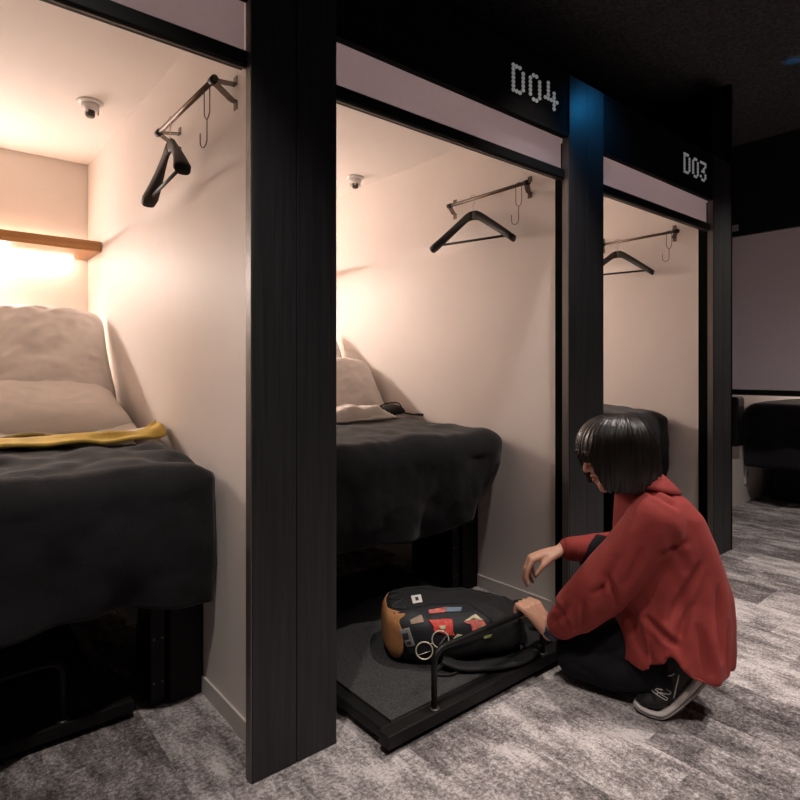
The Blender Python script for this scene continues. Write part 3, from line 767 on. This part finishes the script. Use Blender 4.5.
# far hand hanging open
w2 = P(.5686, 2.03, .372)
fing = [[(.452, 1.988, .346), (.434, 1.982, .313), (.429, 1.980, .286), (.437, 1.980, .263)],
        [(.449, 2.008, .350), (.430, 2.004, .312), (.427, 2.003, .282), (.437, 2.002, .256)],
        [(.456, 2.027, .346), (.445, 2.026, .310), (.449, 2.026, .282), (.461, 2.022, .260)],
        [(.468, 2.044, .336), (.462, 2.045, .307), (.467, 2.044, .286), (.477, 2.040, .270)]]
for fg, s in zip(fing, (1, 1.03, 1, .88)):
    q = [P(*x) for x in fg]; b = w2.lerp(q[0], .15) + (q[0] - P(.456, 2.015, .345)) * .25
    g.limb([b, b.lerp(q[0], .55) + Vector((0, 0, .003)), q[0]], [.0155 * s, .0135 * s, .0108 * s], 12)
    g.limb(q, [.0105 * s, .0088 * s, .0080 * s, .0066 * s], 12)
g.limb([P(.548, 2.012, .364), P(.515, 1.988, .352), P(.484, 1.974, .330), P(.462, 1.972, .302)], [.0155, .0125, .0098, .0078], 12)
person = g.build('person', 'skin', None, True)
remesh(person, .0042, 4, .5)
if not person.data.materials: person.data.materials.append(M['skin'])
person.location = (.7685 * ORG.x + .6399 * ORG.y, -.6393 * ORG.x + .769 * ORG.y, 0); person.rotation_euler = (0, 0, YAW)
tag(person, 'crouching person with black bob hair in a rust red shirt holding the drawer handle', 'person')
for s in (-1, 1): G().ball(F(.074, s * .030, -.001), .011, 14).build('eye', 'eye', person, True)
G().limb([F(.086, -.016, -.064), F(.0955, 0, -.0575), F(.086, .016, -.064)], [.003, .0048, .003]).limb([F(.085, -.014, -.067), F(.094, 0, -.0705), F(.085, .014, -.067)], [.003, .0055, .003]).build('lips', 'lip', person, True)

# hair: bob with a fringe, hanging straight down from the bowed head
def hair_mesh():
    nt, nc, nd = 300, 18, 30; C0 = P(.652, 1.755, 0); vs = []; fs = []
    for layer in (0, 1):
        for i in range(nt):
            th = 2 * PI * i / nt; c, s = cos(th), sin(th)
            d = abs(math.degrees(math.atan2(s, c)))
            Rx = .116 if c > 0 else .122; Ry = .100
            ex = 2.25
            r = 1 / ((abs(c) / Rx) ** ex + (abs(s) / Ry) ** ex) ** (1 / ex)
            z_eq = .778 - .02 * max(0, c) - .035 * max(0, -c)
            zb = .644 if d > 57 else (.724 if d < 28 else .724 + (.640 - .724) * (d - 28) / 29)
            zb += .007 * noise.noise(Vector((cos(th) * 22, sin(th) * 22, 1))) + .004 * noise.noise(Vector((cos(th) * 70, sin(th) * 70, 1))) + (.006 if d > 120 else 0)
            for k in range(nc + nd + 1):
                if k <= nc:
                    a = PI / 2 * k / nc; q = sin(a) ** .92 * r; z = z_eq + (.870 - z_eq) * cos(a) ** .9
                    cx = .016 * (1 - sin(a))
                else:
                    t = (k - nc) / nd; z = z_eq + (zb - z_eq) * t
                    q = r * (1 + (.035 if d > 70 else .012) * sin(PI * min(1, t * 1.1)) - .05 * t ** 3 + (.01 if d > 90 else -.01) * t); cx = 0
                amp = .0009 + .0019 * min(1, k / nc)
                st = amp * .75 * (1.6 * noise.noise(Vector((cos(th) * 26, sin(th) * 26, k * .05))) + 1.3 * noise.noise(Vector((cos(th) * 11, sin(th) * 11, 3 + k * .04))) + 1.0 * noise.noise(Vector((cos(th) * 60, sin(th) * 60, 5 + k * .03))))
                q = max(.001, q + (st if k > 0 else 0)) - layer * (.012 if k > 2 else .004)
                q = max(.0005, q)
                zz = z - layer * (.012 * max(0, 1 - k / nc))
                vs.append(C0 + Vector((-q * c + cx, -q * s, zz)))
    m = nc + nd + 1; off = nt * m
    for i in range(nt):
        j = (i + 1) % nt
        for k in range(m - 1):
            fs.append((i * m + k, j * m + k, j * m + k + 1, i * m + k + 1)); fs.append((off + i * m + k, off + i * m + k + 1, off + j * m + k + 1, off + j * m + k))
        fs.append((i * m + m - 1, j * m + m - 1, off + j * m + m - 1, off + i * m + m - 1))
    return mk('hair', vs, fs, 'hair', person, True)
hair_mesh()

# shirt
def ell(c, hx, hy, n=40, zf=None, e=2.3):
    r = []
    for k in range(n):
        a = 2 * PI * k / n; x = sgnp(cos(a), 2 / e) * hx; y = sgnp(sin(a), 2 / e) * hy
        p = P(c[0] + x, c[1] + y, c[2]); p.z += zf(a) if zf else 0; r.append(p)
    return r
def hemf(a):
    deg = math.degrees(a) % 360
    z = .0
    for c0, h, w in ((243, .075, 26), (120, .06, 26)): z += h * max(0, 1 - abs(deg - c0) / w)
    return z
tl = lambda k: (lambda a: -k * cos(a))            # lean of the upper rings
S = [((.722, 1.762, .688), .052, .064, tl(.004)), ((.732, 1.765, .660), .074, .088, tl(.008)), ((.762, 1.77, .625), .096, .130, tl(.014)),
     ((.784, 1.775, .580), .112, .155, tl(.014)), ((.800, 1.78, .50), .132, .164, tl(.008)), ((.814, 1.78, .42), .150, .163, None), ((.830, 1.778, .34), .156, .165, None),
     ((.823, 1.772, .26), .156, .178, None), ((.820, 1.768, .19), .153, .188, lambda a: hemf(a) * .3), ((.814, 1.766, .140), .153, .193, hemf)]
g = G(); rs = [ell(c, a, b, 40, z) for c, a, b, z in S]
n = 40; v = [p for r in rs for p in r]; f = []
for i in range(len(rs) - 1):
    for k in range(n): f.append((i * n + k, i * n + (k + 1) % n, (i + 1) * n + (k + 1) % n, (i + 1) * n + k))
f.append(tuple(range(n))); v.append(P(.84, 1.766, .21)); b0 = (len(rs) - 1) * n
for k in range(n): f.append((b0 + k, b0 + (k + 1) % n, len(v) - 1))
g.add(v, f)
LS, LE, LW = P(.732, 1.662, .568), P(.598, 1.735, .345), P(.510, 1.822, .208)
RS, RE, RW = P(.805, 1.89, .545), P(.81, 2.055, .362), P(.590, 2.032, .372)
g.limb([LS, LS.lerp(LE, .5) + P(.748, 1.745, 0), LE, LE.lerp(LW, .6), LW], [.080, .082, .080, .070, .050], 22)
g.limb([RS, RS.lerp(RE, .5), RE, RE.lerp(RW, .6), RW], [.078, .074, .066, .052, .040], 20)
shirt = g.build('shirt', 'shirt', person, True)
remesh(shirt, .0062, 7, .5)
if not shirt.data.materials: shirt.data.materials.append(M['shirt'])
# folds of the near side: (x, z) to (x, z), width, depth
FOLDS = [(.696, .296, .768, .232, .011, .013), (.841, .468, .746, .287, .013, .012), (.807, .357, .757, .218, .014, .009), (.668, .324, .696, .168, .012, .010),
         (.891, .399, .880, .19, .015, .010), (.71, .482, .807, .524, .013, .007), (.701, .658, .774, .613, .008, .008), (.71, .672, .785, .635, .006, .007),
         (.582, .421, .627, .317, .010, .011), (.547, .347, .591, .391, .009, .008), (.473, .288, .517, .199, .009, .010), (.502, .303, .473, .214, .008, .009),
         (.530, .330, .548, .228, .009, .008), (.618, .482, .557, .324, .012, .007), (.668, .51, .635, .385, .012, .008), (.724, .58, .807, .427, .016, .006),
         (.92, .30, .905, .14, .012, .009), (.74, .215, .76, .15, .012, .007), (.82, .30, .84, .16, .016, .008)]
me = shirt.data; nrm = [vv.normal.copy() for vv in me.vertices]
for vv, nn in zip(me.vertices, nrm):
    q = vv.co + ORG; d = 0
    for x0, z0, x1, z1, w, dep in FOLDS:
        dx, dz = x1 - x0, z1 - z0; L2 = dx * dx + dz * dz; t = ((q.x - x0) * dx + (q.z - z0) * dz) / L2
        if t < 0 or t > 1 or q.y > 1.86: continue
        dep *= (1 - abs(2 * t - 1) ** 2.5) * 1.15; w *= .8
        tc_ = min(1, max(0, t)); ex, ez = q.x - x0 - dx * tc_, q.z - z0 - dz * tc_; s = ((q.x - x0) * dz - (q.z - z0) * dx) / math.sqrt(L2)
        r2 = (ex * ex + ez * ez) / (w * w)
        if r2 > 16: continue
        fade = max(0, 1 - max(0, -nn.y < .1) * .5)
        d += fade * (-dep * math.exp(-r2) + .3 * dep * math.exp(-((math.sqrt(r2) - 1.9) ** 2)))
    big = noise.fractal(q * 7 + Vector((3, 1, 0)), 1, 2, 3) * .0022 + (abs(noise.noise(Vector((q.x * 8 + q.z * 3, q.y * 6, q.z * 3.5 - q.x * 3)) + Vector((0, 5, 2)))) - .2) * .006
    if q.y > 1.86: big *= 2
    az = math.atan2(q.y - 1.768, q.x - .82); dr_ = max(0, min(1, (.44 - q.z) / .25)) * (1 if q.x > .70 else 0)
    big += dr_ * (.006 * sin(az * 9 + 5 * q.z) + .004 * sin(az * 17 + 1 - 7 * q.z))
    vv.co += nn * (d + big)
me.update()
def band(name, mat, rings_, parent=person, thick=.003):
    n = len(rings_[0]); v = [p for r in rings_ for p in r]; f = []
    for i in range(len(rings_) - 1):
        for k in range(n): f.append((i * n + k, i * n + (k + 1) % n, (i + 1) * n + (k + 1) % n, (i + 1) * n + k))
    o = mk(name, v, f, mat, parent, True); s = o.modifiers.new('t', 'SOLIDIFY'); s.thickness = thick; return o
def ring_at(c, ax_, r, n=28, flat=1.0, wob=0):
    ax_ = ax_.normalized(); a = ax_.orthogonal().normalized(); b = ax_.cross(a)
    return [c + a * (r * cos(2 * PI * k / n) * (1 + wob * sin(k * 2.1))) + b * (r * flat * sin(2 * PI * k / n)) for k in range(n)]
# collar flap around the neck, cuffs, wrist strap
def cring(cx, z, hx, hy, lean): return [P(cx + hx * cos(a), 1.762 + hy * sin(a), z - lean * cos(a)) for a in [PI * .80 * (-1 + 2 * k / 30) for k in range(31)]]
def open_band(name, mat, rings_, parent=person, thick=.003):
    n = len(rings_[0]); v = [p for r in rings_ for p in r]; f = []
    for i in range(len(rings_) - 1):
        for k in range(n - 1): f.append((i * n + k, i * n + k + 1, (i + 1) * n + k + 1, (i + 1) * n + k))
    o = mk(name, v, f, mat, parent, True); s = o.modifiers.new('t', 'SOLIDIFY'); s.thickness = thick; return o
open_band('collar', 'shirt', [cring(.722, .672, .056, .066, .0), cring(.726, .688, .060, .070, .004), cring(.730, .688, .066, .077, .008), cring(.742, .664, .086, .098, .014), cring(.748, .650, .094, .108, .018)])
dL = (LW - LE).normalized(); dR = (RW - RE).normalized()
band('cuff', 'shirt', [ring_at(LW - dL * .012, dL, .047), ring_at(LW + dL * .004, dL, .043), ring_at(LW + dL * .028, dL, .041), ring_at(LW + dL * .030, dL, .037)])
band('cuff', 'shirt', [ring_at(RW - dR * .02, dR, .043), ring_at(RW - dR * .004, dR, .037), ring_at(RW + dR * .018, dR, .034), ring_at(RW + dR * .020, dR, .031)])
wl = P(.4755, 1.85, .161); dw = (wl - LE).normalized(); wc = wl - dw * .012
wt = band('wristwatch', 'watch', [ring_at(wc - dw * .011, dw, .0285), ring_at(wc - dw * .010, dw, .0305), ring_at(wc + dw * .010, dw, .0305), ring_at(wc + dw * .011, dw, .0285)], thick=.002)

# trousers
g = G()
g.limb([P(.805, 1.725, .230), P(.71, 1.785, .160), P(.575, 1.86, .090), P(.66, 1.79, .080), P(.765, 1.700, .110)], [.080, .082, .076, .066, .056], 22)
g.limb([P(.815, 1.83, .25), P(.77, 1.95, .315), P(.695, 2.035, .350), P(.745, 2.005, .22), P(.795, 1.975, .105)], [.09, .088, .074, .064, .055], 22)
g.limb([P(.81, 1.715, .25), P(.82, 1.83, .25)], [.095, .095], 20)
tr = g.build('trousers', 'trousers', person, True); remesh(tr, .0075, 5, .5)
if not tr.data.materials: tr.data.materials.append(M['trousers'])
for vv in tr.data.vertices:
    q = vv.co + ORG; vv.co += vv.normal * ((abs(noise.noise(Vector((q.x * 9 + q.z * 14, q.y * 6, q.z * 9)))) - .2) * .010 + noise.noise(q * 16) * .003)
    q = vv.co.z
    if q < .004: vv.co.z = .004

# shoes
def shoe(ctrl, lat, near):
    """ctrl: (centre of the sole, half width, height of the upper) from toe to heel"""
    pts = [Vector(c[0]) for c in ctrl]; root = None; up_r = []; so_r = []; so2 = []
    fine = []
    for i in range(len(ctrl) - 1):
        for k in range(4):
            t = k / 4; t2 = t
            fine.append((pts[i].lerp(pts[i + 1], t), ctrl[i][1] + (ctrl[i + 1][1] - ctrl[i][1]) * t, ctrl[i][2] + (ctrl[i + 1][2] - ctrl[i][2]) * t, ctrl[i][3] + (ctrl[i + 1][3] - ctrl[i][3]) * t))
    fine.append((pts[-1], ctrl[-1][1], ctrl[-1][2], ctrl[-1][3]))
    sm = [f[0].copy() for f in fine]
    for it in range(3): sm = [sm[0]] + [(sm[i - 1] + sm[i] * 2 + sm[i + 1]) / 4 for i in range(1, len(sm) - 1)] + [sm[-1]]
    for i, (p0, w, h, st) in enumerate(fine):
        p = sm[i]; tg_ = (sm[min(i + 1, len(sm) - 1)] - sm[max(i - 1, 0)]).normalized()
        sd = (lat - tg_ * lat.dot(tg_)).normalized(); up = sd.cross(tg_)
        if up.z < 0 and abs(up.z) > .2: up = -up
        if up.x > 0 and abs(up.z) < .9 and tg_.z > .3: up = -up
        c = p + up * (st + h / 2)
        up_r.append([c + sd * (w * .93 * sgnp(cos(a), .8)) * (1 - .28 * max(0, sin(a))) + up * (h / 2 * sgnp(sin(a), .75)) for a in [2 * PI * k / 24 for k in range(24)]])
        sq = lambda ww, z0, z1: [p + sd * (ww * sgnp(cos(a), .45)) + up * ((z0 + z1) / 2 + (z1 - z0) / 2 * sgnp(sin(a), .45)) for a in [2 * PI * k / 24 for k in range(24)]]
        so_r.append(sq(w * 1.03, st * .40, st * 1.12)); so2.append(sq(w * .99, 0, st * .44))
    u = G().rings(up_r); o = u.build('shoe', 'shoe', person, True)
    G().rings(so_r).build('midsole', 'sole', o, True); G().rings(so2).build('outsole', 'sole_grey', o, True)
    bvh = BVHTree.FromPolygons(u.v, u.f)
    return o, bvh
latN = Vector((0, -1, 0)) + Vector((-.25, 0, 0))
s1, b1 = shoe([(P(.690, 1.722, .016), .022, .030, .012), (P(.702, 1.715, .008), .036, .040, .014), (P(.728, 1.703, .003), .044, .052, .015), (P(.762, 1.688, .004), .047, .066, .017),
               (P(.802, 1.677, .038), .042, .082, .020), (P(.840, 1.667, .080), .039, .088, .024), (P(.868, 1.660, .113), .034, .086, .027), (P(.878, 1.658, .126), .022, .07, .024)], latN, True)
s2, b2 = shoe([(P(.655, 2.035, .010), .022, .030, .012), (P(.675, 2.028, .003), .038, .045, .014), (P(.72, 2.01, .002), .046, .056, .015), (P(.78, 1.985, .002), .040, .080, .020), (P(.84, 1.965, .002), .035, .088, .024), (P(.862, 1.958, .004), .022, .07, .024)], latN, False)
def on_shoe(x, z, up=.0012):
    h = b1.ray_cast(P(x, 1.45, z), Vector((0, 1, 0)))
    if h[0] is None: h = b1.find_nearest(P(x, 1.62, z))
    n_ = h[1] if h[1].y < 0 else -h[1]
    return h[0] + n_ * up
def stroke(name, pts, r, closed=False, parent=s1):
    d = []
    seq = list(zip(pts, pts[1:] + pts[:1])) if closed else list(zip(pts, pts[1:]))
    for p, q in seq:
        for k in range(5): d.append(on_shoe(p[0] + (q[0] - p[0]) * k / 5, p[1] + (q[1] - p[1]) * k / 5))
    if not closed: d.append(on_shoe(*pts[-1]))
    return G().tube(d, r, 6, closed=closed).build(name, 'logo', parent, True)
NP = [(0, 0), (0, 1), (.27, 1), (.73, .42), (.73, 1), (1, 1), (1, 0), (.73, 0), (.27, .58), (.27, 0)]
O_, UX, UZ = (.755, .061), (.013, .025), (-.040, .021)
stroke('letter_n', [(O_[0] + UX[0] * a + UZ[0] * b, O_[1] + UX[1] * a + UZ[1] * b) for a, b in NP], .0011, True)
stroke('side_stripe', [(.788, .135), (.779, .094), (.776, .067)], .0019)
stroke('stitching', [(.709, .136), (.716, .128), (.748, .124), (.769, .13), (.778, .137)], .0013)

# ------------------------------------------------------------------ end of the corridor: another pod, seen from far
def end_blanket():
    vs = []; fs = []; nu = 60; nr = 30
    for i in range(nu + 1):
        v = .36 + 1.325 * i / nu; c = max(0, 1 - (1.685 - v) / .08)
        for r in range(nr + 1):
            q = r / nr
            if q < .5: u = 6.0 - 1.22 * q / .5; z = .745 + .01 * fbm((u, v * 3, 2), 2) - .03 * c * c
            elif q < .6: a = (q - .5) / .1 * PI / 2; u = 4.78 - .07 * sin(a); z = .745 - .07 + .07 * cos(a) - .03 * c * c
            else: w = (q - .6) / .4; u = 4.71 + .025 * sin(v * 17) * w; z = .675 - w * (.375 + .02 * sin(v * 5))
            u += .03 * c * c * (1 if q > .45 else 0); vs.append((u - 5.2, v - 1.0, z - .7))
    for i in range(nu):
        for r in range(nr): a = i * (nr + 1) + r; fs.append((a, a + nr + 1, a + nr + 2, a + 1))
    o = mk('blanket', vs, fs, 'velvet', None, True); o.location = (5.2, 1.0, .7)
    s = o.modifiers.new('t', 'SOLIDIFY'); s.thickness = .012; s.offset = 0
    tag(o, 'dark velvet blanket on the bed at the corridor end, under the lowered screen', 'blanket', 'charcoal velvet blankets on the beds')
end_blanket()
t = empty('bed', (5.7, 1.0, 0), 'low black bed at the corridor end below the lowered mauve screen', 'bed', 'adjustable beds in the pods')
G().box(-.92, 1.05, -.62, .66, .5, .70).build('mattress', 'linen', t, False, .03)
G().box(-.66, 1.05, -.60, .60, .0, .50).build('bed_base', 'black_board', t, False, .004)
t = empty('wall_socket', (4.80, 1.70, .21), 'small pale wall socket low on the wall beside the corridor end bed', 'socket')
G().box(-.035, .035, -.012, 0, -.07, .07).build('plate', 'white_plastic', t, False, .002)
G().box(-.008, .008, -.0135, -.012, -.02, .02).build('socket_hole', 'dark_hole', t)
t = empty('wall_box', (4.565, 1.70, .62), 'black box on the pale wall at the corridor end, left of the far bed', 'box')
G().box(-.063, .065, -.05, 0, -.175, .18).build('box_body', 'black_board', t, False, .012)
G().box(-.05, .052, -.053, -.05, -.16, .165).build('box_front', 'black_metal', t, False, .001)
t = empty('ceiling_sign', (4.45, 1.66, 1.995), 'small pale plate on the dark beam above the far lowered screen', 'sign')
G().box(-.004, .004, -.035, .035, -.022, .022).build('plate', 'white_plastic', t, False, .001)
G().box(.004, .012, -.02, .02, -.015, .015).build('holder', 'black_metal', t)

# ------------------------------------------------------------------ light
def light(name, typ, loc, energy, col, **kw):
    d = bpy.data.lights.new(name, typ); d.energy = energy; d.color = col
    aim = kw.pop('aim', None)
    for k, v in kw.items(): setattr(d, k, v)
    o = bpy.data.objects.new(name, d); COL.objects.link(o); o.location = loc
    if aim: o.rotation_euler = (Vector(aim) - Vector(loc)).to_track_quat('-Z', 'Y').to_euler()
    return o
WARM = (1, .865, .79)
for U, e in zip(pods, (14, 14.5, 14.5)):
    light('shelf_light', 'AREA', (U - .03, BACK - .047, 1.545), e, WARM, shape='RECTANGLE', size=.74, size_y=.02, spread=math.radians(150), aim=(U - .03, BACK - .8, .8))
    light('shelf_uplight', 'AREA', (U + .048, BACK - .02, 1.618), e * .34, WARM, shape='RECTANGLE', size=.90, size_y=.02, spread=math.radians(150), aim=(U + .048, BACK - 1.1, 2.05))
light('end_pod_light', 'AREA', (6.4, 1.0, 1.5), 12, WARM, shape='RECTANGLE', size=.1, size_y=1.0, aim=(6.3, 1.0, 0))
CW = (1, .90, .84)
for (u, v, e, ang) in ((.2, .72, 95, 84), (1.72, .98, 85, 62), (1.0, -.45, 105, 88), (2.25, -.1, 120, 88), (3.5, .72, 95, 88), (4.0, -.6, 60, 88)):
    light('downlight', 'SPOT', (u, v, CEIL - .02), e, CW, spot_size=math.radians(ang), spot_blend=.7, shadow_soft_size=.035, aim=(u, v, 0))
for (u, v, tu, tv, tz, e) in ((2.115, FAC - .17, 2.125, FAC, 2.0, 2.6), (.10, .70, .16, FAC + .03, 1.86, 40), (3.5, .9, 3.45, 1.0, CEIL, 2)):
    light('blue_spot', 'SPOT', (u, v, 2.10 if 1 < u < 3 else (CEIL - .05 if tz < 2.5 else 2.3)), e, (.03, .42, 1), spot_size=math.radians(13 if u < 1 else (130 if u < 3 else 19)), spot_blend=1, shadow_soft_size=.02, aim=(tu, tv, tz))
w = bpy.data.worlds.new('dim_interior'); sc.world = w; w.use_nodes = True
w.node_tree.nodes['Background'].inputs[0].default_value = (.05, .045, .045, 1); w.node_tree.nodes['Background'].inputs[1].default_value = .2

# ------------------------------------------------------------------ camera
cam = bpy.data.cameras.new('camera'); co = bpy.data.objects.new('camera', cam); COL.objects.link(co)
co.location = (0, 0, 1.0); co.rotation_euler = (PI / 2, 0, -math.atan2(.6399, .769))
cam.sensor_width = 36; cam.lens = 36 * 582 / 800; cam.shift_y = -31 / 800; cam.clip_start = .02
sc.camera = co
vs_ = sc.view_settings
vs_.view_transform = 'Standard'; vs_.look = 'None'; vs_.gamma = 1; vs_.use_curve_mapping = False; vs_.exposure = 0
sc.cycles.use_denoising = True
